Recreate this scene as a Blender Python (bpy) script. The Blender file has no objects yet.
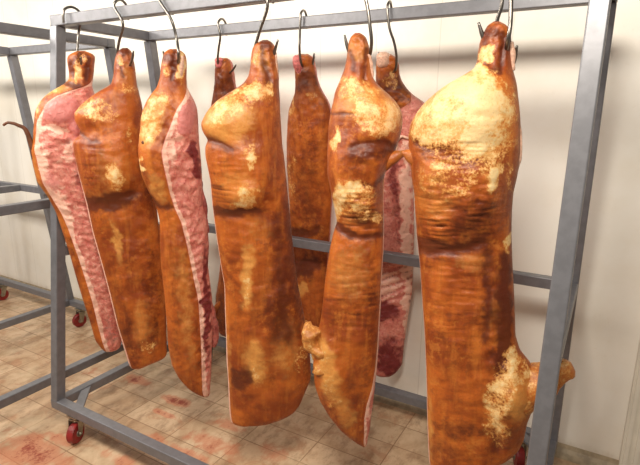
import bpy, bmesh, math, random
from mathutils import Vector, Matrix, noise as mnoise
random.seed(4)
SC = bpy.context.scene
COL = SC.collection
PI = math.pi

# ------------------------------------------------------------------ camera
CAM = Vector((2.3226, -1.831, 1.6505)); YAW, PITCH, ROLL, FPX = -0.5211, 0.2358, 0.0115, 501.37
_f = Vector((math.sin(YAW)*math.cos(PITCH), math.cos(YAW)*math.cos(PITCH), -math.sin(PITCH)))
_r = Vector((math.cos(YAW), -math.sin(YAW), 0)); _u = _r.cross(_f)
c_, s_ = math.cos(ROLL), math.sin(ROLL)
RGT, UP, FWD = c_*_r + s_*_u, -s_*_r + c_*_u, _f
cd = bpy.data.cameras.new('camera'); cam = bpy.data.objects.new('camera', cd); COL.objects.link(cam)
m = Matrix((RGT, UP, -FWD)).transposed().to_4x4(); m.translation = CAM
cam.matrix_world = m
cd.sensor_width = 36; cd.lens = FPX/640*36; cd.clip_start = .02
SC.camera = cam

def ray(x, y): return FWD + RGT*((x-320)/FPX) - UP*((y-232.5)/FPX)
def on_plane(x, y, P, n):
    d = ray(x, y); return CAM + d*((P-CAM).dot(n)/d.dot(n))
def on_y(x, y, Y): return on_plane(x, y, Vector((0, Y, 0)), Vector((0, 1, 0)))
def on_z(x, y, Z=0): return on_plane(x, y, Vector((0, 0, Z)), Vector((0, 0, 1)))

# ------------------------------------------------------------------ object helpers
def link(name, me, mat=None, parent=None):
    o = bpy.data.objects.new(name, me); COL.objects.link(o)
    if mat: me.materials.append(mat)
    if parent: o.parent = parent
    return o
def thing(name, label, cat, loc=(0, 0, 0), group=None):
    o = bpy.data.objects.new(name, None); COL.objects.link(o); o.location = loc
    o.empty_display_size = .05
    o['label'] = label; o['category'] = cat
    if group: o['group'] = group
    return o
def obj(name, bm, mat, parent=None, smooth=False, bevel=0):
    me = bpy.data.meshes.new(name)
    bmesh.ops.recalc_face_normals(bm, faces=bm.faces)
    if parent: bmesh.ops.translate(bm, verts=bm.verts, vec=-parent_loc(parent))
    bm.to_mesh(me); bm.free()
    if smooth:
        for p in me.polygons: p.use_smooth = True
    o = link(name, me, mat, parent)
    if bevel:
        b = o.modifiers.new('bevel', 'BEVEL'); b.width = bevel; b.segments = 2; b.limit_method = 'ANGLE'
    return o
def parent_loc(p):
    v = Vector(p.location)
    while p.parent: p = p.parent; v += Vector(p.location)
    return v
def struct(name, bm, mat, smooth=False):
    o = obj(name, bm, mat, None, smooth); o['kind'] = 'structure'; return o

def bar(bm, A, B, w, h, ref=(0, 0, 1)):
    """rectangular bar between A and B; h along ref, w across"""
    A, B = Vector(A), Vector(B); d = (B-A).normalized(); ref = Vector(ref)
    s = d.cross(ref).normalized(); t = s.cross(d).normalized()
    vs = []
    for P in (A, B):
        for a, b in ((-1, -1), (1, -1), (1, 1), (-1, 1)): vs.append(bm.verts.new(P + s*a*w/2 + t*b*h/2))
    bm.faces.new(vs[3::-1]); bm.faces.new(vs[4:])
    for i in range(4): bm.faces.new((vs[i], vs[(i+1) % 4], vs[4+(i+1) % 4], vs[4+i]))
def box(bm, lo, hi):
    c = [(lo[i]+hi[i])/2 for i in range(3)]
    bar(bm, (lo[0], c[1], c[2]), (hi[0], c[1], c[2]), hi[1]-lo[1], hi[2]-lo[2])
def catmull(pts, n=8):
    P = [Vector(p) for p in pts]; P = [P[0]*2-P[1]] + P + [P[-1]*2-P[-2]]; out = []
    for i in range(1, len(P)-2):
        for k in range(n):
            t = k/n
            out.append(.5*((2*P[i]) + (P[i+1]-P[i-1])*t + (2*P[i-1]-5*P[i]+4*P[i+1]-P[i+2])*t*t + (3*P[i]-P[i-1]-3*P[i+1]+P[i+2])*t**3))
    out.append(P[-2]); return out
def tube(bm, pts, rad, seg=12, fn=None, cap=True):
    """rad: number or list; fn(i,a,P,dir)->extra radius"""
    n = len(pts); pts = [Vector(p) for p in pts]
    T0 = (pts[1]-pts[0]).normalized(); s = T0.orthogonal().normalized(); rings = []
    for i, P in enumerate(pts):
        T = (pts[min(i+1, n-1)]-pts[max(i-1, 0)]).normalized()
        s = (s - T*s.dot(T)).normalized(); t = T.cross(s)
        r = rad[i] if isinstance(rad, (list, tuple)) else rad
        ring = []
        for k in range(seg):
            a = 2*PI*k/seg; d = s*math.cos(a)+t*math.sin(a)
            ring.append(bm.verts.new(P + d*(r + (fn(P+d*r) if fn else 0))))
        rings.append(ring)
    for a, b in zip(rings, rings[1:]):
        for k in range(seg): bm.faces.new((a[k], a[(k+1) % seg], b[(k+1) % seg], b[k]))
    if cap: bm.faces.new(rings[0][::-1]); bm.faces.new(rings[-1])
    return rings
def lathe(bm, prof, C, axis, seg=28):
    """prof: list of (r, along); closed outline"""
    C, axis = Vector(C), Vector(axis).normalized(); s = axis.orthogonal().normalized(); t = axis.cross(s)
    R = [[bm.verts.new(C + axis*h + (s*math.cos(2*PI*k/seg)+t*math.sin(2*PI*k/seg))*r) for k in range(seg)] for r, h in prof]
    for i in range(len(R)-1):
        for k in range(seg): bm.faces.new((R[i][k], R[i][(k+1) % seg], R[i+1][(k+1) % seg], R[i+1][k]))
    bm.faces.new(R[0][::-1]); bm.faces.new(R[-1])

# ------------------------------------------------------------------ node helpers
class NT:
    def __init__(s, name):
        s.m = bpy.data.materials.new(name); s.m.use_nodes = True; s.t = s.m.node_tree
        s.b = s.t.nodes['Principled BSDF']
    def n(s, kind, **kw):
        x = s.t.nodes.new('ShaderNode'+kind)
        for k, v in kw.items():
            if isinstance(k, str) and k.startswith('i_'):
                key = k[2:]; key = int(key) if key.isdigit() else key.replace('_', ' ')
                if hasattr(v, 'is_output') : s.t.links.new(v, x.inputs[key])
                else: x.inputs[key].default_value = v
            else: setattr(x, k, v)
        return x
    def l(s, a, b): s.t.links.new(a, b)
    def math(s, op, a, b=None, c=None, clamp=False):
        x = s.t.nodes.new('ShaderNodeMath'); x.operation = op; x.use_clamp = clamp
        for i, v in enumerate((a, b, c)):
            if v is None: continue
            if hasattr(v, 'is_output'): s.l(v, x.inputs[i])
            else: x.inputs[i].default_value = v
        return x.outputs[0]
    def ss(s, v, lo, hi, a=0., b=1.):
        x = s.t.nodes.new('ShaderNodeMapRange'); x.interpolation_type = 'SMOOTHSTEP'
        s.l(v, x.inputs[0])
        for i, q in enumerate((lo, hi, a, b)): x.inputs[i+1].default_value = q
        return x.outputs[0]
    def mix(s, f, a, b, mode='MIX'):
        x = s.t.nodes.new('ShaderNodeMix'); x.data_type = 'RGBA'; x.blend_type = mode
        for i, v in ((0, f), (6, a), (7, b)):
            if hasattr(v, 'is_output'): s.l(v, x.inputs[i])
            else: x.inputs[i].default_value = v if i == 0 else (*v, 1)
        return x.outputs[2]
    def noise(s, vec, scale, detail=4, rough=.55, mapscale=None, loc=(0, 0, 0), dist=0):
        if mapscale or any(loc):
            mp = s.n('Mapping'); s.l(vec, mp.inputs[0]); mp.inputs['Scale'].default_value = mapscale or (1, 1, 1); mp.inputs['Location'].default_value = loc
            vec = mp.outputs[0]
        x = s.n('TexNoise'); s.l(vec, x.inputs['Vector']); x.inputs['Scale'].default_value = scale
        x.inputs['Detail'].default_value = detail; x.inputs['Roughness'].default_value = rough; x.inputs['Distortion'].default_value = dist
        return x.outputs['Fac']
    def bump(s, h, strength, dist=.01, prev=None):
        x = s.n('Bump'); x.inputs['Strength'].default_value = strength; x.inputs['Distance'].default_value = dist
        s.l(h, x.inputs['Height'])
        if prev: s.l(prev, x.inputs['Normal'])
        return x.outputs[0]
def srgb(r, g, b):
    f = lambda c: (c/255/12.92 if c/255 <= .04045 else ((c/255+.055)/1.055)**2.4)
    return (f(r), f(g), f(b))
def pos(N): return N.n('NewGeometry').outputs['Position']

# ---- skin of scorched, tanned pork
def skin_material():
    N = NT('tanned_pork_skin'); P = pos(N)
    at = N.n('Attribute', attribute_name='Field'); sp = N.n('SeparateColor'); N.l(at.outputs['Color'], sp.inputs[0])
    pale, dark, yel = sp.outputs
    P0 = P; rt = N.n('Mapping'); N.l(P, rt.inputs[0]); rt.inputs['Rotation'].default_value = (.7, .55, .4); P = rt.outputs[0]
    n_big = N.noise(P, 7, 3, .5, dist=.5); n_mid = N.noise(P, 26, 6, .62, loc=(3, 1, 7)); n_fine = N.noise(P, 85, 7, .68, loc=(9, 2, 4))
    streak = N.noise(P0, 30, 4, .6, mapscale=(1, 1, .16)); hair = N.noise(P, 260, 3, .6, mapscale=(1, 1, .3), loc=(4, 4, 4))
    blot = N.math('ADD', N.math('MULTIPLY', n_mid, .65), N.math('MULTIPLY', n_fine, .35))
    # base tone
    dots = N.noise(P, 170, 5, .7, loc=(1, 3, 9)); streak2 = N.noise(P0, 55, 5, .65, mapscale=(1, 1, .1), loc=(7, 1, 2))
    rough_zone = N.ss(N.noise(P, 5, 2, .5, loc=(6, 6, 1)), .42, .6, .25, 1)
    col = N.mix(N.ss(n_big, .36, .64), srgb(142, 62, 16), srgb(184, 94, 28))
    col = N.mix(N.ss(streak, .45, .66, 0, .55), col, srgb(196, 114, 42))
    col = N.mix(N.ss(streak2, .5, .68, 0, .3), col, srgb(132, 58, 16))
    col = N.mix(N.math('MULTIPLY', N.ss(blot, .5, .62, 0, .6), rough_zone), col, srgb(112, 46, 14))
    col = N.mix(N.math('MULTIPLY', N.ss(blot, .48, .4, 0, .45), rough_zone), col, srgb(204, 126, 52))
    y = N.math('ADD', yel, N.math('MULTIPLY', N.math('SUBTRACT', blot, .5), 1.8))
    col = N.mix(N.ss(y, .1, 1.0, 0, .85), col, srgb(224, 158, 80))
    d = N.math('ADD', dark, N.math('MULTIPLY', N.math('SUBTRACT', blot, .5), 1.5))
    col = N.mix(N.ss(d, .05, 1.0, 0, .9), col, srgb(88, 32, 10))  # dark channel: brown skin tone plus painted fold and edge shade
    p = N.math('ADD', pale, N.math('MULTIPLY', N.math('SUBTRACT', N.math('ADD', N.math('MULTIPLY', N.math('ADD', n_mid, n_fine), .36), N.math('MULTIPLY', dots, .28)), .5), 5.5))
    gate = N.ss(pale, .04, .3)
    col = N.mix(N.math('MULTIPLY', gate, N.ss(p, .2, .55, 0, .7)), col, srgb(216, 150, 76))
    col = N.mix(N.math('MULTIPLY', gate, N.ss(p, .5, .85, 0, .8)), col, N.mix(N.ss(n_mid, .4, .6), srgb(226, 176, 108), srgb(236, 196, 132)))
    col = N.mix(N.math('MULTIPLY', gate, N.ss(p, .85, 1.3, 0, .8)), col, srgb(236, 208, 154))
    col = N.mix(N.ss(dots, .58, .72, 0, .4), col, srgb(132, 62, 24))
    col = N.mix(N.ss(hair, .58, .72, 0, .2), col, srgb(86, 42, 20))
    N.l(col, N.b.inputs['Base Color'])
    N.l(N.ss(n_fine, .3, .7, .36, .55), N.b.inputs['Roughness'])
    N.b.inputs['Specular IOR Level'].default_value = .5
    N.b.inputs['Subsurface Weight'].default_value = .06; N.b.inputs['Subsurface Radius'].default_value = (1, .35, .15); N.b.inputs['Subsurface Scale'].default_value = .01
    b = N.bump(n_fine, .28, .006); b = N.bump(n_mid, .25, .012, b); b = N.bump(dots, .25, .003, b)
    N.l(b, N.b.inputs['Normal']); return N.m
# ---- raw cut meat
def meat_material():
    N = NT('raw_cut_meat'); P = pos(N)
    at = N.n('Attribute', attribute_name='Field'); sp = N.n('SeparateColor'); N.l(at.outputs['Color'], sp.inputs[0])
    fat, deep, musc = sp.outputs
    n_mid = N.noise(P, 34, 7, .65, dist=.6); n_fine = N.noise(P, 110, 6, .65, mapscale=(1, 1, .6), loc=(1, 5, 2)); n_big = N.noise(P, 12, 4, .5)
    col = N.mix(N.ss(n_mid, .35, .65), srgb(200, 112, 98), srgb(222, 148, 130))
    col = N.mix(N.ss(n_fine, .52, .66, 0, .7), col, srgb(168, 66, 62))
    ft = N.math('ADD', fat, N.math('MULTIPLY', N.math('SUBTRACT', N.math('ADD', N.math('MULTIPLY', n_mid, .6), N.math('MULTIPLY', n_fine, .4)), .5), 2.4))
    col = N.mix(N.ss(ft, .35, .7, 0, .92), col, srgb(238, 190, 168))
    dp = N.math('ADD', deep, N.math('MULTIPLY', N.math('SUBTRACT', n_mid, .5), 1.4))
    col = N.mix(N.ss(dp, .3, .9), col, srgb(120, 38, 38))
    ms = N.math('ADD', musc, N.math('MULTIPLY', N.math('SUBTRACT', n_big, .5), .5))
    col = N.mix(N.ss(ms, .4, .8, 0, .85), col, N.mix(n_fine, srgb(214, 136, 128), srgb(198, 114, 110)))
    N.l(col, N.b.inputs['Base Color']); N.b.inputs['Roughness'].default_value = .42
    N.b.inputs['Subsurface Weight'].default_value = .08; N.b.inputs['Subsurface Radius'].default_value = (1, .25, .2); N.b.inputs['Subsurface Scale'].default_value = .01
    b = N.bump(n_mid, .6, .014); b = N.bump(n_fine, .5, .006, b); N.l(b, N.b.inputs['Normal']); return N.m
def plain(name, c, rough=.5, metal=0., var=.0, scale=40, bump=0):
    N = NT(name); P = pos(N); n = N.noise(P, scale, 5)
    N.l(N.mix(N.ss(n, .35, .65), c, tuple(x*(1-var) for x in c)), N.b.inputs['Base Color'])
    N.b.inputs['Roughness'].default_value = rough; N.b.inputs['Metallic'].default_value = metal
    if bump: N.l(N.bump(n, bump, .004), N.b.inputs['Normal'])
    return N.m
SKIN, MEAT = skin_material(), meat_material()
PAINT = plain('grey_painted_steel', srgb(122, 122, 127), .38, .25, .14, 30, .05)
HOOKM = plain('stainless_hook_steel', srgb(128, 122, 116), .3, .9, .25, 60)
WHEELM = plain('red_caster_rubber', srgb(150, 40, 38), .45, 0, .35, 30)
ZINC = plain('zinc_plated_steel', srgb(170, 165, 150), .35, .85, .3, 50)
TAILM = plain('dark_tail_skin', srgb(112, 66, 40), .5, 0, .4, 60, .3)
BONE = plain('raw_bone_end', srgb(224, 126, 122), .45, 0, .45, 90, .6)
TENDON = plain('pale_tendon', srgb(232, 186, 160), .42, 0, .3, 120, .5)

# ------------------------------------------------------------------ setting
WY = .68
def wall_material():
    N = NT('white_insulated_panel'); P = pos(N); sx = N.n('SeparateXYZ'); N.l(P, sx.inputs[0])
    fx = N.math('FRACT', N.math('DIVIDE', N.math('ADD', sx.outputs[0], 5.29), .333))
    seam = N.ss(N.math('ABSOLUTE', N.math('SUBTRACT', fx, .5)), 0, .012, 1, 0)
    n = N.noise(P, 2.2, 5, .6); nf = N.noise(P, 30, 5, .7)
    col = N.mix(N.ss(n, .35, .7), srgb(246, 242, 233), srgb(238, 231, 217))
    col = N.mix(N.ss(nf, .6, .8, 0, .15), col, srgb(190, 170, 140))
    col = N.mix(N.math('MULTIPLY', seam, .3), col, srgb(170, 158, 140))
    low = N.ss(N.math('ADD', sx.outputs[2], N.math('MULTIPLY', nf, .08)), .05, .14, .55, 0)
    col = N.mix(low, col, srgb(176, 152, 118))
    N.l(col, N.b.inputs['Base Color']); N.b.inputs['Roughness'].default_value = .38
    N.l(N.bump(seam, -.4, .004), N.b.inputs['Normal']); return N.m
def floor_material():
    N = NT('stained_floor_tiles'); P = pos(N)
    mp = N.n('Mapping'); N.l(P, mp.inputs[0]); mp.inputs['Location'].default_value = (-.165, .03+.02, 0)
    br = N.n('TexBrick'); N.l(mp.outputs[0], br.inputs['Vector']); br.offset = 0; br.squash = 1
    br.inputs['Scale'].default_value = 1; br.inputs['Brick Width'].default_value = .345; br.inputs['Row Height'].default_value = .175
    br.inputs['Mortar Size'].default_value = .003; br.inputs['Mortar Smooth'].default_value = .3
    br.inputs['Color1'].default_value = (*srgb(210, 182, 150), 1); br.inputs['Color2'].default_value = (*srgb(188, 156, 124), 1); br.inputs['Mortar'].default_value = (*srgb(140, 108, 78), 1)
    n1 = N.noise(P, 5, 6, .65, dist=.5); n2 = N.noise(P, 14, 7, .7, mapscale=(1, .45, 1), loc=(2, 7, 1)); n3 = N.noise(P, 60, 5, .7); n4 = N.noise(P, 3, 4, .6, loc=(5, 5, 0))
    col = N.mix(N.ss(n1, .42, .66, 0, .55), br.outputs['Color'], srgb(158, 124, 90))
    col = N.mix(N.ss(n2, .46, .66, 0, .6), col, srgb(124, 88, 60))
    col = N.mix(N.ss(N.noise(P, 9, 6, .7, loc=(8, 3, 0), dist=1), .52, .64, 0, .5), col, srgb(168, 116, 82))
    col = N.mix(N.ss(n4, .5, .7, 0, .4), col, srgb(226, 206, 172))
    col = N.mix(N.ss(n3, .66, .8, 0, .6), col, srgb(96, 62, 42))
    # watery blood stains
    red = None
    for (x, y, a, b, v) in BLOOD:
        q = N.n('Mapping'); N.l(P, q.inputs[0]); q.inputs['Scale'].default_value = (1/a, 1/b, 0); q.inputs['Location'].default_value = (-x/a, -y/b, 0)
        L = N.n('VectorMath', operation='LENGTH'); N.l(q.outputs[0], L.inputs[0])
        g = N.ss(L.outputs['Value'], .2, 1.25, v, 0)
        red = g if red is None else N.math('MAXIMUM', red, g)
    rn = N.math('ADD', red, N.math('MULTIPLY', N.math('SUBTRACT', N.math('ADD', N.math('MULTIPLY', n2, .6), N.math('MULTIPLY', n1, .4)), .5), 3.4))
    gate = N.ss(red, .02, .2)
    wash = N.math('MULTIPLY', N.ss(rn, .25, .75, 0, .6), gate)
    col = N.mix(wash, col, srgb(196, 118, 84))
    thick = N.math('MULTIPLY', N.ss(N.math('ADD', rn, N.math('MULTIPLY', N.math('SUBTRACT', n3, .5), 1.6)), .8, 1.3, 0, .8), gate)
    col = N.mix(thick, col, srgb(132, 34, 26))
    N.l(col, N.b.inputs['Base Color'])
    N.l(N.ss(n1, .35, .65, .3, .55), N.b.inputs['Roughness'])
    b = N.bump(br.outputs['Fac'], -.5, .003); b = N.bump(n3, .12, .003, b); N.l(b, N.b.inputs['Normal']); return N.m
def gp(x, y): p = on_z(x, y); return p.x, p.y
BLOOD = [(*gp(175, 400), .16, .05, 1.15), (*gp(138, 380), .13, .06, 1.05), (*gp(165, 414), .12, .03, .9), (*gp(40, 452), .35, .12, .95), (*gp(60, 440), .16, .05, .9),
         (*gp(215, 445), .22, .09, .75), (*gp(150, 440), .18, .07, .7), (*gp(100, 375), .2, .08, .5), (*gp(10, 455), .2, .1, .8), (*gp(230, 425), .12, .06, .7), (*gp(190, 455), .2, .05, .8), (*gp(120, 460), .2, .05, .6), (*gp(270, 452), .15, .08, .6)]
bm = bmesh.new(); box(bm, (-6, -3.6, -.05), (4.6, WY, 0)); struct('floor', bm, floor_material())
bm = bmesh.new(); box(bm, (-6, WY, -.05), (4.6, WY+.1, 2.9)); struct('wall_back', bm, wall_material())
WHITE = plain('white_trim_plastic', srgb(226, 220, 206), .4, 0, .08, 8)
# coved base strip
bm = bmesh.new()
prof = [(0, 0), (-.05, 0), (-.035, .006), (-.02, .016), (-.008, .034), (0, .055)]
ra = [bm.verts.new((-6, WY+a, b)) for a, b in prof]; rb = [bm.verts.new((4.6, WY+a, b)) for a, b in prof]
for i in range(len(prof)): j = (i+1) % len(prof); bm.faces.new((ra[i], ra[j], rb[j], rb[i]))
struct('baseboard_back', bm, plain('dirty_cove', srgb(176, 158, 130), .5, 0, .3, 25))
# ribbed vertical trim at the right
bm = bmesh.new(); tx = on_y(626, 420, WY).x
box(bm, (tx, WY-.03, 0), (tx+.16, WY, 2.9))
for k in range(4): box(bm, (tx+.012+k*.04, WY-.04, 0), (tx+.03+k*.04, WY-.03, 2.9))
struct('trim_1', bm, WHITE)

# ------------------------------------------------------------------ wheeled racks
ZT, ZB, ZM, DT, DB, TU = 2.05, .17, .961, .5429, .9818, .048
def make_rack(label, x0, x1, yc, zt, frames, fext=0., zm=ZM, zms=None, tee=None, back_mid=True, front_rails=True, plate=False):
    k = (DB-DT)/2/(ZT-ZB)
    def Y(s, z): return yc + s*(DT/2 + k*(zt-z)) - (fext if s < 0 else 0)
    t = thing('carcass_rack', label, 'rack', (x0, yc-DB/2, 0))
    def rail(A, B, name, w=TU, h=TU, ref=(0, 0, 1)):
        bm = bmesh.new(); bar(bm, A, B, w, h, ref); return obj(name, bm, PAINT, t, bevel=.004)
    for x in frames:
        for s in (-1, 1):
            a, b = Vector((x, Y(s, ZB), ZB)), Vector((x, Y(s, zt-TU/2), zt-TU/2))
            rail(a, b, 'post', .05, .05, (1, 0, 0))
        rail((x, Y(-1, zt)+TU/2, zt), (x, Y(1, zt)-TU/2, zt), 'side_rail')
        zz = zms[frames.index(x)] if zms else zm
        if zz: rail((x, Y(-1, zz)+TU/2, zz), (x, Y(1, zz)-TU/2, zz), 'side_rail')
        rail((x, Y(-1, ZB)+TU/2, ZB), (x, Y(1, ZB)-TU/2, ZB), 'side_rail')
    e = TU/2+.002
    for s in (-1, 1):
        rail((x0-e, Y(s, zt), zt), (x1+e, Y(s, zt), zt), 'top_rail')
        rail((x0-e, Y(s, ZB), ZB), (x1+e, Y(s, ZB), ZB), 'bottom_rail')
    if back_mid: rail((x0+.025, Y(1, zm), zm), (x1-.025, Y(1, zm), zm), 'middle_rail')
    if tee: rail((tee, Y(-1, zm)+TU/2, zm), (tee, Y(1, zm)-TU/2, zm), 'side_rail')
    if plate:
        for x, sx in ((x0, 1), (x1, -1)):
            for s in (-1, 1):
                rail((x+sx*.01, Y(s, ZB)-s*.16, ZB+.012), (x+sx*.15, Y(s, ZB)-s*.015, ZB+.012), 'corner_brace', .045, .012)
    for x in (frames if len(frames) > 2 else (x0, x1)):
        for s in (-1, 1):
            cx = x + (.135 if x < x1-.01 else -.135); cy = Y(s, ZB)-s*.005
            caster(t, cx, cy, random.uniform(-.5, .5)+.2 if not plate else .35)
    return t
def caster(t, cx, cy, ang):
    r = .052; top = ZB-TU/2
    bm = bmesh.new(); ax = Vector((math.cos(ang), math.sin(ang), 0)); fw = Vector((-ax.y, ax.x, 0))
    C = Vector((cx, cy, r)) - fw*.02
    # fork: plate, two cheeks, axle
    bar(bm, (cx-.035, cy, top-.004), (cx+.035, cy, top-.004), .06, .008)
    tube(bm, [(cx, cy, top-.008), (cx, cy, top-.026)], .02, 16)
    for sgn in (-1, 1):
        a = Vector((cx, cy, top-.022)) + ax*sgn*.026; b = C + ax*sgn*.026
        vs = [a+fw*.022, a-fw*.026, b-fw*.012-Vector((0, 0, .012)), b+fw*.014-Vector((0, 0, .012))]
        va = [bm.verts.new(v) for v in vs]; vb = [bm.verts.new(v+ax*sgn*.003) for v in vs]
        bm.faces.new(va[::-1]); bm.faces.new(vb)
        for i in range(4): bm.faces.new((va[i], va[(i+1) % 4], vb[(i+1) % 4], vb[i]))
    bar(bm, Vector((cx, cy, top-.022))-ax*.029, Vector((cx, cy, top-.022))+ax*.029, .05, .004)
    tube(bm, [C-ax*.036, C+ax*.036], .007, 6)
    fork = obj('caster', bm, ZINC, t)
    bm = bmesh.new()
    lathe(bm, [(.014, -.02), (r*.74, -.017), (r*.92, -.018), (r*.99, -.012), (r, 0), (r*.99, .012), (r*.92, .018), (r*.74, .017), (.014, .02)], C, ax)
    w = obj('wheel', bm, WHEELM, None, smooth=False)
    w.data.transform(Matrix.Translation(-parent_loc(t))); w.parent = fork
    bm = bmesh.new(); lathe(bm, [(.004, -.0225), (.016, -.022), (.018, -.018), (.018, .018), (.016, .022), (.004, .0225)], C, ax, 16)
    h = obj('hub', bm, ZINC, None, smooth=False); h.data.transform(Matrix.Translation(-parent_loc(t))); h.parent = fork

make_rack('large grey steel A-frame rack in the foreground that the pork sides hang from', 0, 2.2479, 0, ZT, [0, 2.2479], plate=True)
make_rack('grey steel rack standing empty at the far left behind the loaded rack', -2.32, -.255, -.07, 2.02, [-2.32, -1.24, -.255], zm=1.07, fext=.6, zms=[1.07, None, 1.16], tee=-1.52)

# ------------------------------------------------------------------ half carcasses
def lerp_rows(rows, y, i):
    if y <= rows[0][0]: return rows[0][i]
    for a, b in zip(rows, rows[1:]):
        if y <= b[0]:
            t = (y-a[0])/(b[0]-a[0]); return a[i] + (b[i]-a[i])*t
    return rows[-1][i]
def smooth_rows(rows, i, y, w=3.0):
    s = 0; ws = 0
    for k in (-2, -1, 0, 1, 2):
        g = (1, 3, 4, 3, 1)[k+2]; yy = min(max(y+k*w/2, rows[0][0]), rows[-1][0]); s += g*lerp_rows(rows, yy, i); ws += g
    return s/ws
def sstep(a, b, x):
    t = min(max((x-a)/(b-a), 0), 1); return t*t*(3-2*t)
def patch(p, X, Y):
    ch, cx, cy, rx, ry, ang, v = p
    c, s = math.cos(math.radians(ang)), math.sin(math.radians(ang)); dx, dy = X-cx, Y-cy
    q = math.hypot((dx*c+dy*s)/rx, (-dx*s+dy*c)/ry); return v*(1-sstep(.45, 1.35, q))
def seg_dist(X, Y, pl):
    best = 1e9
    for (ax, ay), (bx, by) in zip(pl, pl[1:]):
        dx, dy = bx-ax, by-ay; t = min(max(((X-ax)*dx+(Y-ay)*dy)/(dx*dx+dy*dy), 0), 1)
        best = min(best, math.hypot(X-ax-dx*t, Y-ay-dy*t))
    return best

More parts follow.
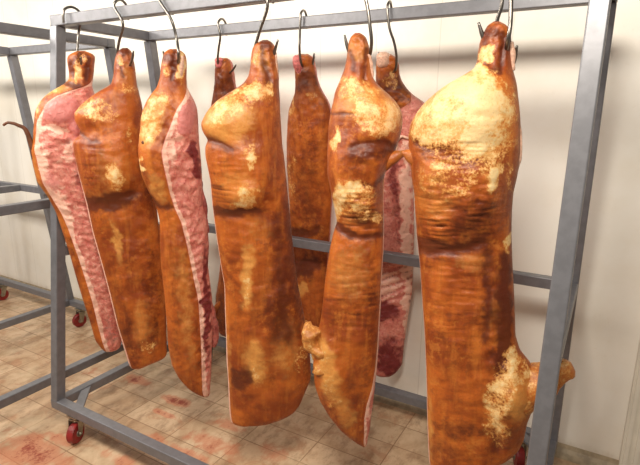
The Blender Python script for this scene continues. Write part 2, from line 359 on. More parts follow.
def carcass(label, hookpx, rows, cut, back_row=False, tmax=.095, tprof=((0, 1), (1, 1)), patches=(), creases=(), bumps=(), ribs=None, wr=(), rim=0, seed=0, expo=2.3, backskin=False, step=1.25, fwd=0., tb=.75, base=(0., 0., 0.), mbase=(.15, 0, 0)):
    """rows: (y, x_left, x_right[, x_cut]) outline stations from shank to neck"""
    yc0 = .33 if back_row else -.27
    H = on_y(*hookpx, yc0)
    if back_row: n = Vector((0, 1, 0)); e2 = Vector((0, 1, 0))
    else:
        e2 = Vector((H.x-CAM.x, H.y-CAM.y, 0)).normalized(); n = e2
    e1 = Vector((e2.y, -e2.x, 0))
    def base_pt(X, Y):
        if not back_row: return on_plane(X, Y, H-e2*fwd, n)
        yy = .33
        for _ in range(4):
            P = on_y(X, Y, yy); yy = min(.31+.2*(2.05-P.z), .55)
        return P
    root = thing('pork_side', label, 'meat', H, 'pork half carcasses hanging from hooks')
    y0, y1 = rows[0][0], rows[-1][0]
    R = int((y1-y0)/step)+1; NF = 72; NB = 36
    bm = bmesh.new(); lay = bm.verts.layers.float_color.new('Field')
    grid = []; iscut = []
    has_b = len(rows[0]) > 3
    KB = NF//2
    for ir in range(R+1):
        Y = y0+(y1-y0)*ir/R
        xl, xr = smooth_rows(rows, 1, Y), smooth_rows(rows, 2, Y)
        e = min((Y-y0)/5., (y1-Y)/4., 1); e = math.sqrt(max(1-(1-e)**2, .0025))
        cx = (xl+xr)/2; xl2, xr2 = cx+(xl-cx)*(.55+.45*e), cx+(xr-cx)*(.55+.45*e)
        PL, PR = base_pt(xl2, Y), base_pt(xr2, Y); hw = (PR-PL).length/2
        v = (Y-y0)/(y1-y0); tp = lerp_rows([(a, b) for a, b in tprof], v, 1)
        t = tmax*tp*(1-math.exp(-hw/(.62*tmax))) * e
        if has_b:
            xb = smooth_rows(rows, 3, Y); nb = min(max((xb-(xl2+xr2)/2)/max((xr2-xl2)/2, 1e-3), -.995), .995)
            phb = math.acos(-nb)
        ring = []
        for k in range(NF+NB):
            if k <= NF:
                if has_b: ph = phb*k/KB if k <= KB else phb+(PI-phb)*(k-KB)/(NF-KB)
                else: ph = PI*k/NF
                nx = -math.cos(ph); d = -max(1-abs(nx)**expo, 0)**(1/expo)*t; front = True
            else:
                ph = PI*(k-NF)/NB; nx = math.cos(ph); d = max(1-abs(nx)**expo, 0)**(1/expo)*t*tb; front = False
            X = cx+nx*(xr2-xl2)/2
            P = PL.lerp(PR, (nx+1)/2); ed = min(1, 2.2*(1-abs(nx))+.15)
            f = [base[0], base[1], base[2]]; off = 0
            X0 = X; meat = front and has_b and ((X > xb) if cut == 'R' else (X < xb))
            if front:
                wp = P*16; wq = P*48
                X = X0 + 5*mnoise.noise(wp) + 3*mnoise.noise(wq); Yw = Y + 5*mnoise.noise(wp+Vector((9, 0, 4))) + 3*mnoise.noise(wq+Vector((3, 8, 0)))
                for q in bumps: off += patch((0, *q), X0, Y)*ed
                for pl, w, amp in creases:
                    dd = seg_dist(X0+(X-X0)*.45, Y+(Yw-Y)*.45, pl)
                    if dd < w*3: g = math.exp(-(dd/w)**2); off -= amp*g*ed*.5; f[1] += .55*g+.3*(math.exp(-(dd/(w*2.6))**2) if dd < w*3 else 0)  # creases also tinted dark: fold shade put into the colour
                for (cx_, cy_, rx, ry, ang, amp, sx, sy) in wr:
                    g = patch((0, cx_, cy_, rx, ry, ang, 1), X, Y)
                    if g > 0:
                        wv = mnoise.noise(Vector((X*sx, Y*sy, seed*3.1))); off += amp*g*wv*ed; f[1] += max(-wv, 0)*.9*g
                for q in patches:
                    if q[0] < 3: f[q[0]] += patch(q, X, Yw)  # some dark patches paint shading under folds and along body edges
                if meat: 
                    f = [mbase[0], mbase[1], mbase[2]]
                    if rim: f[0] += 1.0*(1-sstep(rim*.5, rim*1.6, abs(X0+(X-X0)*.3-xb)))
                    for q in patches:
                        if q[0] >= 3: f[q[0]-3] += patch(q, X, Yw)
                    if ribs and ribs[0] < Y < ribs[1]:
                        g = sstep(ribs[0], ribs[0]+12, Y)*(1-sstep(ribs[1]-12, ribs[1], Y))
                        wv = math.sin(2*PI*(Y+ribs[3]*(X0-xb))/ribs[2]+mnoise.noise(Vector((X*.1, Y*.1, 3)))*2.5)
                        off += ribs[4]*.004*wv*g*ed; f[0] += ribs[4]*.3*max(wv, 0)*g; f[1] += ribs[4]*.3*max(-wv, 0)*g
            f = f[:3]
            q = P*1.0
            low = mnoise.fractal(q*9+Vector((seed, 0, 0)), 1, 2, 3)*.007 + mnoise.fractal(q*38+Vector((0, seed, 0)), .9, 2, 3)*.003
            low += (1-sstep(12, 42, Y-y0))*mnoise.fractal(q*30+Vector((0, 0, seed)), .9, 2, 3)*.008
            if meat: low = mnoise.fractal(q*22, .9, 2, 4)*.006+mnoise.fractal(q*70, .9, 2, 3)*.003; low *= (1-.75*min(max(f[2], 0), 1))
            if not front and not backskin: f = [.2+.3*mnoise.noise(q*20), .2, 0]
            off += low*(ed if front else .6)
            sgn = -1 if front else 1
            Q = P + e2*(d + sgn*off)
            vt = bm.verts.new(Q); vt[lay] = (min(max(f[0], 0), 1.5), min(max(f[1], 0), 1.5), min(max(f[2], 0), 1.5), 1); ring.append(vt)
        grid.append(ring)
    M = NF+NB
    for i in range(R):
        for k in range(M):
            k2 = (k+1) % M
            fc = bm.faces.new((grid[i][k], grid[i+1][k], grid[i+1][k2], grid[i][k2])); fc.smooth = True
            if k < NF: c = has_b and (k >= KB if cut == 'R' else k < KB)
            else: c = not backskin
            fc.material_index = 1 if c else 0
    for ring, fl in ((grid[0], 0), (grid[-1], 1)):
        cpt = sum((v.co for v in ring), Vector())/M; cv = bm.verts.new(cpt); cv[lay] = ring[10][lay]
        for k in range(M):
            fc = bm.faces.new((ring[k], ring[(k+1) % M], cv) if fl == 0 else (ring[(k+1) % M], ring[k], cv)); fc.smooth = True
            fc.material_index = 0 if fl == 0 else 1
    bm.normal_update()
    nrm = {v.index: v.normal.copy() for v in bm.verts} if False else None
    bmesh.ops.translate(bm, verts=bm.verts, vec=-H)
    bm.normal_update()
    bm.verts.index_update()
    me = bpy.data.meshes.new('tmp'); bm.to_mesh(me)
    normals = [tuple(v.normal) for v in bm.verts]
    out = []
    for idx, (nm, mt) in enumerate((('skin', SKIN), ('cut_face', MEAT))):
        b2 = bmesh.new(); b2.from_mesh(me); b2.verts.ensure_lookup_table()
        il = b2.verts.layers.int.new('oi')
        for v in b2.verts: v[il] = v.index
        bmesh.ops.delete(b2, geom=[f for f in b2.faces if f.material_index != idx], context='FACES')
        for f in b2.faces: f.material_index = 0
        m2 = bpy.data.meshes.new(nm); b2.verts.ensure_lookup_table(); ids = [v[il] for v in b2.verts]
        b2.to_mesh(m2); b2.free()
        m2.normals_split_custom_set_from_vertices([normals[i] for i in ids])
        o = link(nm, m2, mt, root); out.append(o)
    bm.free(); bpy.data.meshes.remove(me)
    return root, H, base_pt, e1, e2

def px_tube(root, base_pt, e2, pts, name, mat, field=None, seg=20, n=6, bumpy=.002, lump=0):
    """pts: (x, y, radius_m, depth offset towards the camera)"""
    P = [base_pt(x, y)-e2*d for x, y, r, d in pts]; rad = catmull([(r, 0, 0) for _, _, r, _ in pts], n); rad = [max(v.x, .0012) for v in rad]
    bm = bmesh.new()
    cl = catmull(P, n)
    # rounded ends
    ends = lambda A, D, r: [(A - D*r*c, r*s) for c, s in ((.6, .45), (.38, .8), (.15, .96))]
    d0 = (cl[1]-cl[0]).normalized(); d1 = (cl[-1]-cl[-2]).normalized()
    pre = ends(cl[0], d0, rad[0]); post = ends(cl[-1], -d1, rad[-1])[::-1]
    cl = [p for p, r in pre]+cl+[p for p, r in post]; rad = [r for p, r in pre]+rad+[r for p, r in post]
    tube(bm, cl, rad, seg, fn=lambda q: bumpy*mnoise.noise(q*60)+lump*mnoise.noise(q*22))
    if field:
        lay = bm.verts.layers.float_color.new('Field')
        for v in bm.verts: v[lay] = (*field, 1)
    return obj(name, bm, mat, root, smooth=True)

def hook(label, pts, yr, top, side=-1, rad=.0055):
    """pts: (x, y, depth) below the rail; top: (x, y) where the hook rides over the rail; side -1: rod in front of the rail"""
    X = on_y(top[0], top[1], yr).x; zt = ZT+TU/2
    P = [Vector((X+a, yr-side*b, zt+c)) for a, b, c in ((-.012, .040, -.045), (-.010, .040, -.01), (-.007, .030, .016), (0, 0, .028), (.005, -.030, .016), (.006, -.040, -.008))]
    P += [on_y(x, y, yr+d) for x, y, d in pts]
    t = thing('meat_hook', label, 'hook', P[0], 'steel meat hooks on the rack rails')
    bm = bmesh.new(); cl = catmull(P, 8)
    rr = [rad]*len(cl)
    for i in range(4): rr[-1-i] = rad*(.6+.4*i/4)
    tube(bm, cl, rr, 12); obj('hook_rod', bm, HOOKM, t, smooth=True)
    return t
# ---- side 1, far left, cut face towards us
r1 = carcass('leftmost pork side, pink cut ham face outward, long thin curled tail', (80, 55), [
 (51, 76, 86, 86), (54, 69, 94, 94), (58, 67, 95.5, 95.5), (64, 67.5, 94.5, 94.5), (72, 69, 94, 94), (80, 69, 93, 92.5), (86, 61, 92, 88), (92, 50, 94, 66), (97, 44, 96, 55), (104, 38, 98, 46), (112, 35, 100, 42), (122, 34, 101, 37),
 (138, 33, 101, 36), (150, 30.5, 101, 35), (165, 33, 101, 38.5), (182, 37, 102, 43), (197, 48, 104, 52), (212, 56, 106, 61.5), (227, 61, 108, 68), (255, 70, 112, 78), (280, 77, 116, 86), (300, 83, 118, 92), (325, 91, 120, 98),
 (340, 95, 122, 102), (348, 101, 120, 105), (352, 105, 112, 107)], 'R', tmax=.085, tprof=((0, 1), (.3, 1.15), (.5, .85), (1, .6)), rim=3.5, ribs=(190, 300, 8.5, -.35, .45), backskin=True, seed=1, fwd=.045, tb=.4, mbase=(.28, 0, 0),
 patches=[(0, 50, 92, 16, 5, -25, .55), (0, 38, 105, 4, 12, 10, .8), (2, 60, 88, 25, 8, -20, .6), (1, 80, 90, 16, 4, 20, .8), (0, 79, 66, 5, 14, 0, .55), (1, 70, 66, 3, 12, 0, .6), (1, 88, 66, 3, 10, 0, .6), (0, 80, 76, 5, 9, 0, .9), (1, 80, 57, 10, 5, 0, .5), (1, 72, 250, 8, 70, -15, .25), (2, 40, 190, 8, 50, -15, .4),
          (5, 62, 111, 17, 12, -10, 1.6), (3, 62, 111, 17, 12, -10, -.6), (5, 76, 128, 9, 9, 0, 1.2), (3, 52, 128, 14, 4, 10, .7), (4, 68, 140, 7, 8, 0, .5), (3, 44, 160, 5, 20, -10, .5), (3, 62, 210, 8, 30, -20, .5), (4, 78, 178, 4, 12, -20, .6), (4, 108, 328, 9, 20, -10, .45), (5, 52, 180, 8, 18, -15, .6), (3, 70, 150, 8, 10, 0, .4)],
 bumps=[(62, 110, 18, 14, -10, .022), (78, 128, 8, 8, 0, .012)], creases=[([(44, 124), (60, 130), (80, 136)], 3, .014), ([(62, 84), (80, 88), (92, 96)], 1.8, .006), ([(80, 50), (80, 60)], 2.2, .03), ([(72, 62), (74, 78)], 2.5, .014), ([(88, 60), (87, 80)], 2.5, .014)], wr=[(75, 88, 20, 6, 15, .006, .05, .6), (55, 150, 22, 20, 0, .012, .12, .2)])
px_tube(r1[0], r1[2], r1[4], [(35, 158, .012, .02), (31, 142, .0115, .02), (25.5, 129, .0095, .025), (16, 124, .0075, .03), (9, 122.5, .006, .03), (4.5, 125, .005, .03)], 'tail', TAILM)
px_tube(r1[0], r1[2], r1[4], [(79, 62, .007, .046), (80, 72, .011, .04), (84, 80, .015, .03), (88, 90, .008, .02)], 'tendon', TENDON)
# ---- side 2
r2 = carcass('orange pork side overlapping the leftmost side, skin outward, broad flat belly', (122, 55), [
 (48, 121, 129, 121), (52, 117, 132, 117), (58, 115, 133, 115), (66, 114, 135, 114), (76, 113.5, 136, 113.5), (85, 111, 137, 111), (90, 101, 138.5, 101), (96, 92, 140, 92), (104, 82, 142, 82), (113, 74, 143, 74), (121, 75, 144, 75), (130, 80, 145, 80), (135, 80, 145, 80), (141, 73, 146, 73),
 (152, 74, 148, 74), (175, 79, 151, 80), (202, 86, 156, 87.5), (230, 92, 159.5, 93.5), (262, 101, 163, 102.5), (290, 108.5, 165, 110), (325, 117, 166.5, 118.5), (355, 126, 167, 128), (359, 127, 162, 129), (364, 129, 149, 131), (369, 131, 140, 132)], 'L', tmax=.1, tprof=((0, 1), (.25, 1.1), (.5, .85), (.75, .6), (1, .5)), seed=2, rim=2,
 patches=[(0, 100, 108, 26, 10, 35, .5), (0, 85, 112, 10, 8, 0, .38), (0, 96, 118, 8, 3, 20, .55), (1, 95, 105, 12, 10, 0, .5), (0, 128, 135, 4, 14, 0, .35), (0, 116, 178, 7, 12, -10, .62), (0, 114, 168, 5, 9, 0, .5), (2, 112, 170, 22, 30, 0, .35), (1, 105, 199, 34, 9, -8, .75), (2, 116, 240, 5, 26, -5, .8), (0, 114, 235, 2.5, 14, -4, .5), (2, 141, 318, 10, 26, 0, .5), (0, 147, 342, 9, 6, -20, .35), (1, 118, 300, 9, 50, -12, .35),  # wide dark band here is painted shade under the ham fold
          (1, 152, 300, 8, 60, 0, .5), (1, 148, 180, 8, 40, -15, .4), (2, 125, 75, 8, 14, 0, .4), (1, 124, 52, 9, 6, 0, .9), (0, 119, 62, 4, 6, 0, .55), (0, 128, 90, 14, 6, -10, .3), (1, 135, 335, 30, 12, 0, .25), (1, 110, 320, 6, 30, -10, .4)],
 bumps=[(104, 165, 30, 32, 0, .028), (120, 176, 12, 16, 0, .01)], creases=[([(118, 64), (122, 78)], 2, .010), ([(70, 130), (82, 133), (90, 139), (98, 140)], 2.5, .014), ([(84, 203), (95, 201), (112, 197), (130, 190)], 5, .012)], wr=[(90, 165, 16, 26, 0, .004, .05, .5), (130, 290, 40, 60, 0, .004, .12, .04)])
px_tube(r2[0], r2[2], r2[4], [(131, 60, .006, .03), (132, 70, .0075, .02), (134, 80, .004, .015)], 'tendon', TENDON)
# ---- side 3
r3 = carcass('third pork side from left, raw pink meat showing along its right edge', (175, 55), [
 (49, 168, 178, 178), (52, 164, 184, 184), (58, 162.5, 186.5, 186.5), (66, 161, 187, 187), (77, 160, 186.5, 186.5), (87, 157, 187, 186.6), (93, 152, 190, 186), (100, 147, 194, 183), (108, 143.5, 197, 177), (117, 141, 198, 173), (128, 140, 198.5, 169), (140, 139, 199, 164), (150, 138, 200, 161.5),
 (160, 139, 201, 163), (175, 141.5, 202, 166), (192, 149, 202.5, 170), (205, 156, 203, 174), (220, 159.5, 207, 181), (245, 160, 209, 187), (265, 161, 208, 191), (297, 164.5, 212, 197.5), (320, 166.5, 213, 199), (345, 168, 212, 200.5), (365, 172, 211.5, 201), (378, 179, 211, 201.5), (388, 188, 210, 202), (393, 196, 210, 203), (397, 203, 208.5, 205)], 'R', tmax=.085, tprof=((0, 1), (.25, 1.2), (.5, .9), (1, .65)), rim=3.5, ribs=(225, 385, 7.0, .5, .5), backskin=True, seed=3, mbase=(.2, .1, 0),
 patches=[(0, 152, 115, 12, 28, 20, .6), (0, 155, 130, 6, 8, 0, .55), (0, 165, 100, 12, 6, -30, .3), (2, 152, 120, 14, 34, 15, .7), (0, 180, 72, 5, 12, 0, .85), (1, 170, 56, 8, 7, 0, .7), (0, 181, 66, 4, 16, 0, .8), (0, 166, 70, 4, 8, 0, .4), (1, 174, 66, 2.5, 14, 0, .6), (0, 141, 164, 2.2, 9, -20, 1.2), (2, 158, 185, 10, 18, -20, .6), (0, 160, 190, 6, 4, -30, .35), (1, 150, 170, 12, 14, 0, .4), (1, 176, 300, 6, 60, 0, .3), (2, 185, 300, 8, 70, -6, .5), (1, 178, 350, 14, 10, 0, .35),
          (5, 187, 118, 8, 18, 10, 1.4), (3, 187, 118, 8, 18, 10, -.3), (3, 178, 128, 6, 14, 25, .4), (4, 192, 148, 5, 10, 0, .9), (4, 196, 165, 4, 18, 0, .8), (3, 172, 150, 6, 14, 0, .5), (4, 206, 300, 4, 70, 0, .75), (3, 203, 390, 6, 8, 0, .4), (4, 175, 180, 6, 14, 0, .15)],
 bumps=[(155, 165, 22, 26, 0, .018), (187, 115, 10, 18, 10, .016)], creases=[([(175, 50), (174, 62), (172, 80)], 2.2, .016), ([(165, 141), (180, 139), (199, 144)], 3, .012), ([(148, 196), (160, 204), (172, 205)], 3.5, .007)], wr=[(185, 165, 18, 30, 0, .016, .15, .16), (195, 240, 14, 60, 0, .012, .2, .15), (203, 340, 9, 60, 0, .010, .3, .2)])
px_tube(r3[0], r3[2], r3[4], [(156, 142.5, .010, .05), (150, 141.5, .0095, .058), (146, 142.5, .008, .06), (143.5, 141, .006, .06)], 'tail', TAILM)
px_tube(r3[0], r3[2], r3[4], [(182, 58, .008, .04), (181, 68, .011, .04), (179, 78, .014, .03), (176, 84, .008, .02)], 'tendon', TENDON)
px_tube(r3[0], r3[2], r3[4], [(210, 297, .010, .0), (213, 318, .014, .0), (216, 332, .018, .0), (214, 346, .012, 0)], 'diaphragm_flap', MEAT, (.1, .6, 0), lump=.008, bumpy=.004)
px_tube(r3[0], r3[2], r3[4], [(200, 180, .007, .0), (203, 196, .009, .0), (206, 215, .010, .0), (207, 232, .007, 0)], 'diaphragm_flap', MEAT, (.1, .7, 0), lump=.008, bumpy=.004)
# ---- side 5
r5 = carcass('large middle pork side on the front rail with straight cut lower end', (262, 50), [
 (40, 262, 269, 262), (43, 256, 273, 256), (48, 252.5, 275.5, 252.5), (56, 251, 277, 251), (66, 250.5, 278, 250.5), (76, 248.5, 279, 248.5), (83, 244, 279, 244), (88, 237, 279, 237), (94, 227, 279.5, 227), (100, 218, 280, 218), (107, 210.5, 280, 210.5), (115, 205, 280.5, 205), (124, 201, 281, 201), (132, 203, 281.5, 203), (140, 208.5, 282, 208.5), (146, 205.5, 282.5, 205.5),
 (155, 205.5, 284, 206), (180, 210.5, 286.5, 211.5), (205, 212.5, 289, 213.5), (232, 216, 291.5, 217), (262, 220.5, 295, 221.5), (285, 224.5, 298, 225.5), (310, 225, 303, 226), (335, 226, 308, 227), (360, 226.5, 310.5, 228), (378, 228, 311, 229), (392, 228.5, 305, 230), (404, 229, 300, 230.5), (412, 229.5, 294, 231), (417, 230, 284, 232), (421, 231, 272, 233), (424.5, 234, 256, 236)], 'L', tmax=.105, tprof=((0, 1), (.22, 1.15), (.45, .85), (.8, .62), (1, .5)), seed=5, rim=2,
 patches=[(0, 238, 100, 30, 11, -25, .62), (0, 226, 116, 20, 8, -20, .5), (0, 262, 94, 11, 10, 20, .6), (0, 220, 106, 7, 4, 0, .45), (2, 228, 120, 30, 26, 0, .75), (0, 252, 148, 6, 14, 0, .48), (0, 251, 158, 3, 10, 0, .55), (0, 249, 194, 9, 12, 0, .98), (0, 238, 200, 12, 5, 10, .38), (2, 240, 185, 22, 20, 0, .45), (1, 228, 209, 16, 4, 10, .9), (1, 250, 208, 20, 4, -5, .5), (1, 222, 195, 10, 14, 0, .35), (2, 247, 272, 8, 34, 0, .9), (0, 247, 278, 5, 26, 0, .5),
          (2, 256, 355, 12, 26, 0, .9), (0, 256, 365, 6, 16, 0, .5), (1, 241, 374, 12, 13, 0, .9), (2, 285, 340, 16, 34, 0, .5), (1, 292, 260, 7, 80, -5, .6), (1, 270, 310, 8, 26, 0, .4), (2, 227, 350, 5, 60, 0, .5), (2, 262, 60, 9, 14, 0, .6), (0, 257, 58, 5, 9, 0, .45), (1, 266, 43, 9, 6, 0, .8), (1, 272, 60, 3, 20, 0, .5), (0, 300, 355, 8, 14, 0, .35), (2, 262, 225, 22, 12, 0, .25), (1, 275, 130, 6, 30, 0, .35), (1, 225, 145, 22, 8, 0, .3)],
 bumps=[(238, 172, 36, 34, 0, .03), (248, 192, 15, 14, 0, .014), (232, 120, 28, 20, 0, .01)], creases=[([(262, 50), (264, 66), (268, 84)], 3, .012), ([(200, 137), (212, 140), (222, 142), (232, 147)], 3, .018), ([(212, 211), (224, 213), (240, 210), (256, 208)], 4, .013), ([(276, 215), (280, 280), (284, 330)], 6, .006)], wr=[(225, 180, 20, 26, 0, .004, .05, .5), (265, 330, 50, 60, 0, .006, .12, .03)])
px_tube(r5[0], r5[2], r5[4], [(275, 56, .006, .03), (275.5, 66, .008, .028), (277, 78, .005, .02)], 'tendon', TENDON)
# ---- side 7
r7 = carcass('front pork side second from right, its lower end tapering to a point', (358, 42), [
 (33, 354, 361, 361), (37, 350.5, 366, 366), (43, 348.5, 368, 368), (50, 347.5, 370, 370), (60, 346.5, 371, 371), (70, 344, 371.5, 371.5), (78, 341, 373, 373), (85, 338, 378, 378), (92, 335, 386, 386), (100, 333.5, 394.5, 394.5), (108, 331.5, 400, 400), (116, 330, 402.5, 402.5), (127, 328.5, 402, 402), (140, 328, 399, 399), (150, 327.5, 395, 395), (160, 327.5, 390, 390), (174, 327.5, 384.5, 384), (192, 331, 383.5, 383), (210, 335, 383.5, 383), (222, 337, 384, 383.3),
 (232, 333.5, 384, 383), (250, 329.5, 383.5, 382.5), (280, 325, 381.5, 380.3), (300, 323, 381, 379.5), (317, 321, 380, 378.5), (345, 315, 378.5, 377), (365, 313, 377, 375), (385, 315, 375, 371.5), (400, 320, 373.5, 366.5), (415, 329, 371.5, 364), (430, 341, 369.5, 364), (440, 353, 367.5, 363.5), (447, 363, 366.5, 364.5)], 'R', tmax=.1, tprof=((0, 1), (.22, 1.15), (.45, .9), (.8, .65), (1, .5)), seed=7, rim=2,
 patches=[(0, 378, 120, 28, 16, 10, .72), (0, 358, 94, 26, 14, 20, .55), (0, 392, 112, 10, 14, 0, .45), (2, 365, 105, 34, 22, 0, .6), (0, 336, 138, 3.5, 14, 5, 1.1), (0, 338, 196, 5, 22, 5, .95), (0, 355, 195, 22, 22, 0, .4), (0, 352, 184, 9, 6, -20, .72), (0, 378, 216, 6, 7, 0, .7), (0, 362, 204, 10, 8, 0, .3), (2, 355, 200, 24, 24, 0, .4), (1, 368, 214, 26, 10, 15, .7), (1, 378, 148, 22, 8, -10, .65), (1, 356, 160, 24, 12, 0, .35), (1, 345, 226, 14, 5, 20, .9),
          (2, 350, 270, 20, 30, 0, .45), (1, 372, 300, 8, 60, 0, .35), (2, 328, 360, 12, 34, -10, .9), (0, 326, 362, 8, 26, -15, .55), (2, 345, 405, 12, 20, -30, .6), (0, 335, 398, 8, 8, -40, .35), (1, 356, 380, 12, 30, 0, .35), (2, 358, 52, 10, 14, 0, .5), (1, 360, 38, 9, 5, 0, .6), (1, 345, 125, 12, 10, 0, .3), (3, 372, 420, 6, 30, 0, .3)],
 bumps=[(358, 172, 34, 40, 0, .034), (372, 118, 26, 22, 0, .016), (330, 365, 16, 30, -10, .015)], creases=[([(352, 52), (354, 72)], 2.5, .012), ([(366, 50), (364, 80)], 2.5, .012), ([(332, 113), (346, 115), (360, 115)], 1.4, .006), ([(334, 222), (350, 232), (368, 234), (388, 232)], 3.5, .014), ([(352, 146), (368, 140), (384, 142), (398, 148)], 3.5, .016), ([(384, 174), (372, 182), (356, 180)], 3, .008)], wr=[(362, 208, 28, 24, 0, .006, .05, .55), (372, 150, 26, 12, 0, .005, .2, .25), (350, 290, 40, 40, 0, .003, .06, .35)])
px_tube(r7[0], r7[2], r7[4], [(382, 163, .030, .02), (390, 158, .024, .03), (397, 154.5, .017, .035), (403, 152, .009, .035)], 'flank_knob', SKIN, (.0, .35, .35))
px_tube(r7[0], r7[2], r7[4], [(369, 56, .006, .03), (370.5, 66, .008, .022), (372, 78, .005, .02)], 'tendon', TENDON)
px_tube(r7[0], r7[2], r7[4], [(324, 366, .036, .015), (320, 350, .034, .015), (315, 340, .036, .01), (311, 331, .034, .005), (309, 326, .026, .0)], 'foreleg', SKIN, (.28, .3, .6), lump=.030, bumpy=.007)
px_tube(r5[0], r5[2], r5[4], [(298, 362, .034, .0), (301, 348, .034, .0), (302, 336, .034, .0), (301, 325, .032, .0)], 'foreleg', SKIN, (.25, .35, .6), lump=.028, bumpy=.007)
# ---- side 9
r9 = carcass('rightmost nearest pork side, pale mottled ham, foreleg sticking out behind the post', (497, 28), [
 (21.5, 493, 501, 493), (24, 489, 505, 489), (28, 486, 509, 486), (34, 483, 511, 483), (42, 480, 511.5, 480), (52, 478, 511.5, 478), (62, 477, 512, 477), (69, 474, 513, 474), (74, 466, 514, 466), (79, 457, 515.5, 457), (86, 445, 517, 445), (95, 433.5, 518, 433.5), (104, 424, 519, 424), (113, 417, 520, 417), (123, 411.5, 520.5, 411.5), (135, 409, 520.5, 409), (148, 409.5, 520.5, 410), (160, 411, 519.5, 411.6), (175, 412, 517.5, 412.7), (192, 414.5, 513.5, 415.3), (210, 415.5, 512, 416.3), (235, 417, 511.5, 418),
 (262, 420, 512.5, 421), (300, 422.5, 514.5, 423.5), (335, 425, 515.5, 426), (350, 425.5, 520, 426.5), (362, 426, 530, 427), (376, 426.5, 537, 427.5), (392, 427, 539, 428), (404, 427, 534, 428.2), (422, 427.5, 527, 428.8), (438, 428, 524, 429.4), (449, 428.5, 519, 430), (458, 429, 509, 430.5), (464, 430, 494, 431.5), (469, 432, 480, 433.5)], 'L', tmax=.115, tprof=((0, .95), (.22, 1.2), (.45, .85), (.8, .7), (1, .5)), seed=9, rim=1.6,
 patches=[(0, 456, 108, 54, 36, -15, .95), (0, 490, 125, 26, 40, 0, .6), (0, 478, 88, 28, 14, 0, .55), (0, 487, 56, 8, 9, 0, 1.0), (0, 480, 70, 8, 5, 0, 1.0), (0, 497, 174, 5.5, 14, 15, 1.5), (0, 430, 135, 20, 8, 0, .35), (0, 480, 142, 18, 14, 0, .55), (0, 455, 170, 40, 26, 0, .28), (1, 470, 150, 40, 14, 0, .4), (0, 510, 178, 2.5, 20, 0, .5), (0, 509, 240, 3.5, 9, 0, .8), (0, 449, 162, 12, 6, 0, .33), (0, 457, 182, 9, 5, 0, .25), (1, 462, 97, 8, 8, 0, .75), (1, 437, 98, 7, 4, -20, .7), (1, 476, 88, 14, 3.5, 25, .7), (1, 492, 98, 10, 7, 40, .45), (1, 447, 106, 4, 3, 0, .5), (1, 478, 118, 5, 5, 0, .5), (1, 500, 105, 5, 20, 0, .4), (1, 497, 72, 10, 3, 10, .6), (1, 492, 32, 10, 10, 0, .8), (1, 504, 50, 6, 12, 0, .55), (1, 482, 56, 3, 8, 0, .8),
          (1, 445, 140, 30, 6, 8, .55), (1, 480, 160, 24, 10, 0, .4), (1, 478, 215, 24, 28, 0, .62), (1, 440, 240, 30, 6, 0, .8), (1, 424, 230, 10, 16, 0, .4), (2, 440, 190, 26, 34, 0, .4), (1, 424, 165, 12, 28, 10, .25), (2, 474, 255, 22, 12, 10, .4), (1, 505, 320, 6, 60, 0, .85), (2, 495, 305, 5, 24, 10, .45), (1, 470, 320, 10, 30, 0, .25), (1, 458, 420, 26, 10, 0, .6), (1, 450, 445, 30, 14, 0, .4), (0, 499, 392, 14, 36, 8, .66), (0, 521, 365, 16, 12, 0, .6), (0, 512, 350, 6, 14, 0, .7), (2, 520, 390, 16, 26, 0, .7), (0, 505, 425, 8, 16, 10, .35), (2, 430, 440, 4, 60, 0, .6), (1, 512, 410, 6, 16, 0, .5), (2, 465, 130, 50, 20, 0, .5)],  # broad dark patches below the ham are shade painted into the skin
 bumps=[(460, 190, 52, 44, 0, .036), (462, 115, 50, 34, 0, .02), (424, 165, 16, 26, 0, .012), (515, 400, 20, 40, 0, .03), (480, 185, 24, 24, 0, .01)], creases=[([(484, 38), (488, 66)], 3, .012), ([(503, 36), (501, 70)], 3, .014), ([(414, 247), (436, 247), (460, 243), (484, 238)], 4, .016), ([(488, 250), (490, 290), (488, 330)], 4, .006), ([(505, 250), (506, 330), (500, 370), (498, 440)], 5, .012), ([(418, 140), (430, 145), (446, 146)], 3, .006)],
 wr=[(430, 215, 26, 36, 0, .008, .035, .5), (470, 200, 40, 40, 0, .006, .12, .3), (455, 150, 46, 16, 0, .007, .2, .35), (450, 285, 34, 50, 0, .003, .05, .4), (498, 380, 20, 60, 0, .008, .15, .1), (492, 300, 14, 40, 0, .006, .3, .05)])
px_tube(r9[0], r9[2], r9[4], [(516, 392, .075, .0), (528, 386, .070, .0), (540, 380, .060, .0), (551, 374, .047, .0), (560, 370, .040, 0), (566, 368, .034, 0)], 'foreleg', SKIN, (.34, .25, .45), lump=.012, seg=28)
px_tube(r9[0], r9[2], r9[4], [(569.5, 369, .012, .006), (570.5, 368, .010, .006)], 'leg_bone', plain('dried_red_bone', srgb(120, 50, 34), .5, 0, .4, 90, .5))
px_tube(r9[0], r9[2], r9[4], [(424, 162, .035, .03), (416, 157, .024, .035), (410, 153.5, .017, .035), (405, 152, .007, .035)], 'flank_knob', SKIN, (.1, .2, .4))
px_tube(r9[0], r9[2], r9[4], [(511, 44, .006, .024), (512, 56, .009, .02), (512.5, 70, .006, .018)], 'tendon', TENDON)
px_tube(r9[0], r9[2], r9[4], [(516.5, 118, .006, .02), (519, 135, .008, .012), (519, 155, .008, .01), (516, 172, .005, .01)], 'fat_edge', TENDON)
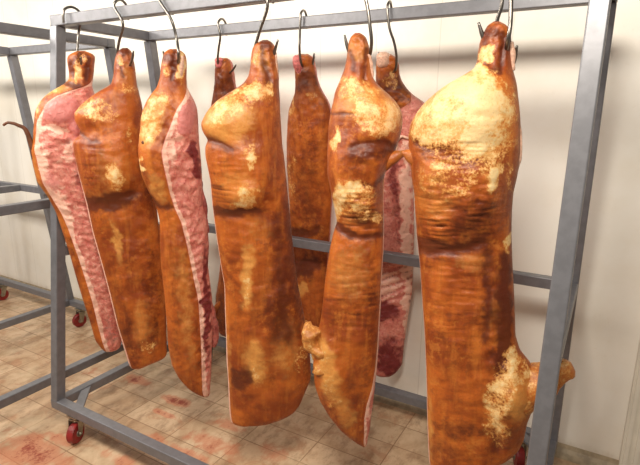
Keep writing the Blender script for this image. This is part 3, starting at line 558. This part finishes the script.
# ---- side 4 (back row)
r4 = carcass('pork side on the back rail mostly hidden behind the large middle side', (224, 60), [
 (58, 219, 229, 229), (62, 217.5, 231, 231), (70, 217.5, 232.5, 232.5), (80, 217, 233.5, 233.5), (90, 216.5, 236, 236), (105, 213, 242, 242), (125, 212, 250, 250), (150, 216, 254, 254), (200, 222, 256, 256), (250, 223, 256, 256), (275, 220.5, 256, 256), (295, 217, 255, 255), (315, 217, 254, 254), (328, 219, 250, 250), (336, 224, 246, 246)], 'R', back_row=True, tmax=.06, seed=4, backskin=False, patches=[(1, 225, 85, 12, 25, 0, .4), (1, 225, 310, 14, 30, 0, .5)], base=(0, .2, 0))
px_tube(r4[0], r4[2], r4[4], [(223.5, 61, .023, .036), (224, 66, .022, .036)], 'shank_end', BONE, lump=.004)
px_tube(r4[0], r4[2], r4[4], [(228, 296, .03, .02), (221, 306, .026, .03), (217, 312, .020, .03)], 'foreleg', SKIN, (0, .3, .2))
px_tube(r4[0], r4[2], r4[4], [(217, 311, .022, .036), (216, 314, .020, .036)], 'foreleg_end', BONE, lump=.006)
# ---- side 6 (back row)
r6 = carcass('dark orange pork side on the back rail, crossed by the middle rail', (304, 55), [
 (54, 297, 310, 310), (58, 295.5, 313.5, 313.5), (66, 296, 315, 315), (76, 296.5, 316.5, 316.5), (86, 297, 319, 319), (93, 296.5, 323, 323), (101, 293.5, 328, 328), (110, 290, 331, 331), (122, 289, 332, 332), (140, 288, 332, 332), (165, 288, 332, 332), (200, 290, 332, 332), (235, 292, 330, 330), (270, 294, 327, 327), (300, 296, 324, 324), (325, 298, 322, 322), (342, 302, 316, 316)], 'R', back_row=True, tmax=.062, tprof=((0, 1), (.3, 1), (.5, .8), (1, .7)), seed=6,
 patches=[(0, 296, 106, 4, 14, 10, .6), (0, 316, 96, 7, 4, 20, .4), (0, 297, 178, 6, 26, 0, .4), (1, 315, 180, 10, 50, 0, .3), (1, 300, 232, 14, 6, 0, .6), (2, 307, 285, 7, 8, 0, 1.), (0, 307, 284, 6, 7, 0, .35), (1, 310, 265, 16, 10, 0, .8), (1, 307, 80, 10, 14, 0, .6)], base=(0, .25, 0), bumps=[(308, 160, 18, 50, 0, .012)], creases=[([(292, 232), (306, 234), (322, 228)], 3, .008)])
px_tube(r6[0], r6[2], r6[4], [(302, 59, .024, .040), (302.5, 64, .026, .040), (304, 72, .022, .026)], 'shank_end', BONE, lump=.006)
# ---- side 8 (back row)
r8 = carcass('back rail pork side showing raw inside with ribs between the two nearest sides', (390, 57), [
 (54, 381, 392, 392), (58, 378, 397, 397), (66, 377, 399, 399), (74, 377, 399.5, 399.5), (80, 376.5, 401, 401), (88, 378, 406, 406), (95, 380, 413, 413), (103, 381, 425, 415), (112, 380, 430, 400), (124, 378, 430, 386), (140, 376, 424, 377.5), (160, 374, 415, 375), (180, 372, 412, 373), (205, 370, 414, 371), (235, 368, 414, 369), (265, 368, 413, 369), (292, 368, 412, 369), (317, 368, 408, 369), (345, 369, 404, 370), (365, 371, 402, 372), (373, 375, 396, 376), (377, 380, 390, 381)], 'R', back_row=True, tmax=.055, tprof=((0, 1), (.3, 1), (.5, .8), (1, .7)), seed=8, backskin=True, ribs=(245, 312, 7.5, .3, 1), mbase=(.1, .25, .2),
 patches=[(1, 395, 92, 20, 22, 30, .55), (0, 394, 80, 5, 8, 0, .6), (4, 397, 170, 5, 40, 0, .5), (4, 388, 310, 16, 10, 0, .8), (3, 409, 240, 5, 110, 0, .8), (3, 391, 283, 12, 16, 0, .5), (4, 392, 355, 14, 20, 0, .7), (4, 402, 210, 3, 40, 0, .4), (3, 386, 190, 6, 40, 0, .3)],
 wr=[(398, 180, 14, 60, 0, .010, .35, .04), (390, 340, 16, 30, 0, .01, .2, .15), (405, 100, 18, 18, 30, .006, .2, .2)])
px_tube(r8[0], r8[2], r8[4], [(385.5, 57, .030, .03), (386, 64, .028, .03)], 'shank_end', TENDON, lump=.006)
px_tube(r8[0], r8[2], r8[4], [(401, 150, .006, .05), (401.5, 141, .007, .055), (406, 136, .007, .055), (412, 138, .006, .05)], 'fat_edge', TENDON)

# ------------------------------------------------------------------ hooks
F, B = -.27145, .27145
hook('steel meat hook holding the leftmost pork side', [(78.5, 34, .040), (77.5, 50, .02), (77, 64, .0), (79, 72, -.02), (81, 66, -.05), (81, 57, -.065)], F, (72, 9), side=1)
hook('steel meat hook second from the left on the front rail', [(123, 24, -.042), (119, 42, -.02), (117, 58, -.01), (121, 70, .0), (128, 68, 0), (132, 60, -.02), (133.5, 51, -.03)], F, (121, 2))
hook('steel meat hook third from the left on the front rail', [(171, 19, -.042), (176.5, 38, -.03), (178.5, 54, -.05), (177, 66, -.01), (171, 68, 0), (166, 60, -.01), (163, 51, -.02)], F, (166, -4))
hook('steel meat hook holding the large middle pork side', [(267.5, 6, -.042), (260, 30, -.03), (254.5, 50, -.02), (255, 60, 0), (264, 66, 0), (272, 58, 0), (278, 40, -.02)], F, (269, -14))
hook('steel meat hook holding the pork side second from right', [(367, 5, -.04), (370, 26, -.04), (371.5, 44, -.03), (368, 58, 0), (356, 62, 0), (349, 52, -.02), (344.5, 35, -.03)], F, (363, -24))
hook('steel meat hook whose bright rod holds the nearest pork side', [(511, 0, -.045), (510.5, 22, -.05), (508, 40, -.05), (504, 54, -.01), (493, 54, 0), (485, 42, -.02), (478.5, 22.5, -.03)], F, (511, -30), rad=.006)
hook('steel meat hook behind the nearest pork shank, tip pointing right', [(502, 0, .030), (497, 22, .035), (497, 46, .045), (501, 68, .045), (508, 71, .04), (514, 62, .02), (517, 46, -.01)], F, (489, -31), side=1)
hook('steel meat hook on the back rail left of the large middle side', [(220.3, 36, -.036), (218.5, 50, -.02), (217.8, 62, .01), (221, 70, .06), (228, 73, .07), (232, 71, .04), (236, 65, .01)], B, (222.5, 22))
hook('steel meat hook in the middle of the back rail', [(299.8, 38, -.036), (299.6, 50, -.03), (301, 62, .01), (305, 70, .06), (311, 68, .07), (313.5, 60, .05), (314, 53, .04)], B, (304, 13))
hook('steel meat hook on the back rail above the side showing its ribs', [(389.5, 28, -.036), (394, 42, -.02), (396.5, 57, -.0), (395, 70, .05), (388, 72, .07), (381, 62, .05), (378.5, 52, .04)], B, (390, 5))

# ------------------------------------------------------------------ light
def area(name, loc, target, sx, sy, power, col):
    l = bpy.data.lights.new(name, 'AREA'); l.shape = 'RECTANGLE'; l.size = sx; l.size_y = sy; l.energy = power; l.color = col
    o = bpy.data.objects.new(name, l); COL.objects.link(o); o.location = loc
    o.rotation_euler = (Vector(target)-Vector(loc)).to_track_quat('-Z', 'Y').to_euler(); return o
area('ceiling_or_fill_light', (2.1, -1.75, 2.72), (1.3, 0, 1.0), .5, .34, 53, (1, .92, .80))
area('ceiling_or_fill_light', (-.2, -1.6, 2.75), (0, 0, 1.2), 1.3, .4, 58, (1, .93, .83))  # added fill light, brightens the left sides
area('ceiling_or_fill_light', (-2.3, -1.5, 2.75), (-2, 0, 1.0), 1.3, .4, 62, (1, .94, .86))  # another fill, added to lift the dim far-left end
w = bpy.data.worlds.new('world'); SC.world = w; w.use_nodes = True
w.node_tree.nodes['Background'].inputs[0].default_value = (1, .94, .85, 1); w.node_tree.nodes['Background'].inputs[1].default_value = .19
SC.view_settings.view_transform = 'Standard'; SC.view_settings.look = 'None'; SC.view_settings.exposure = 0
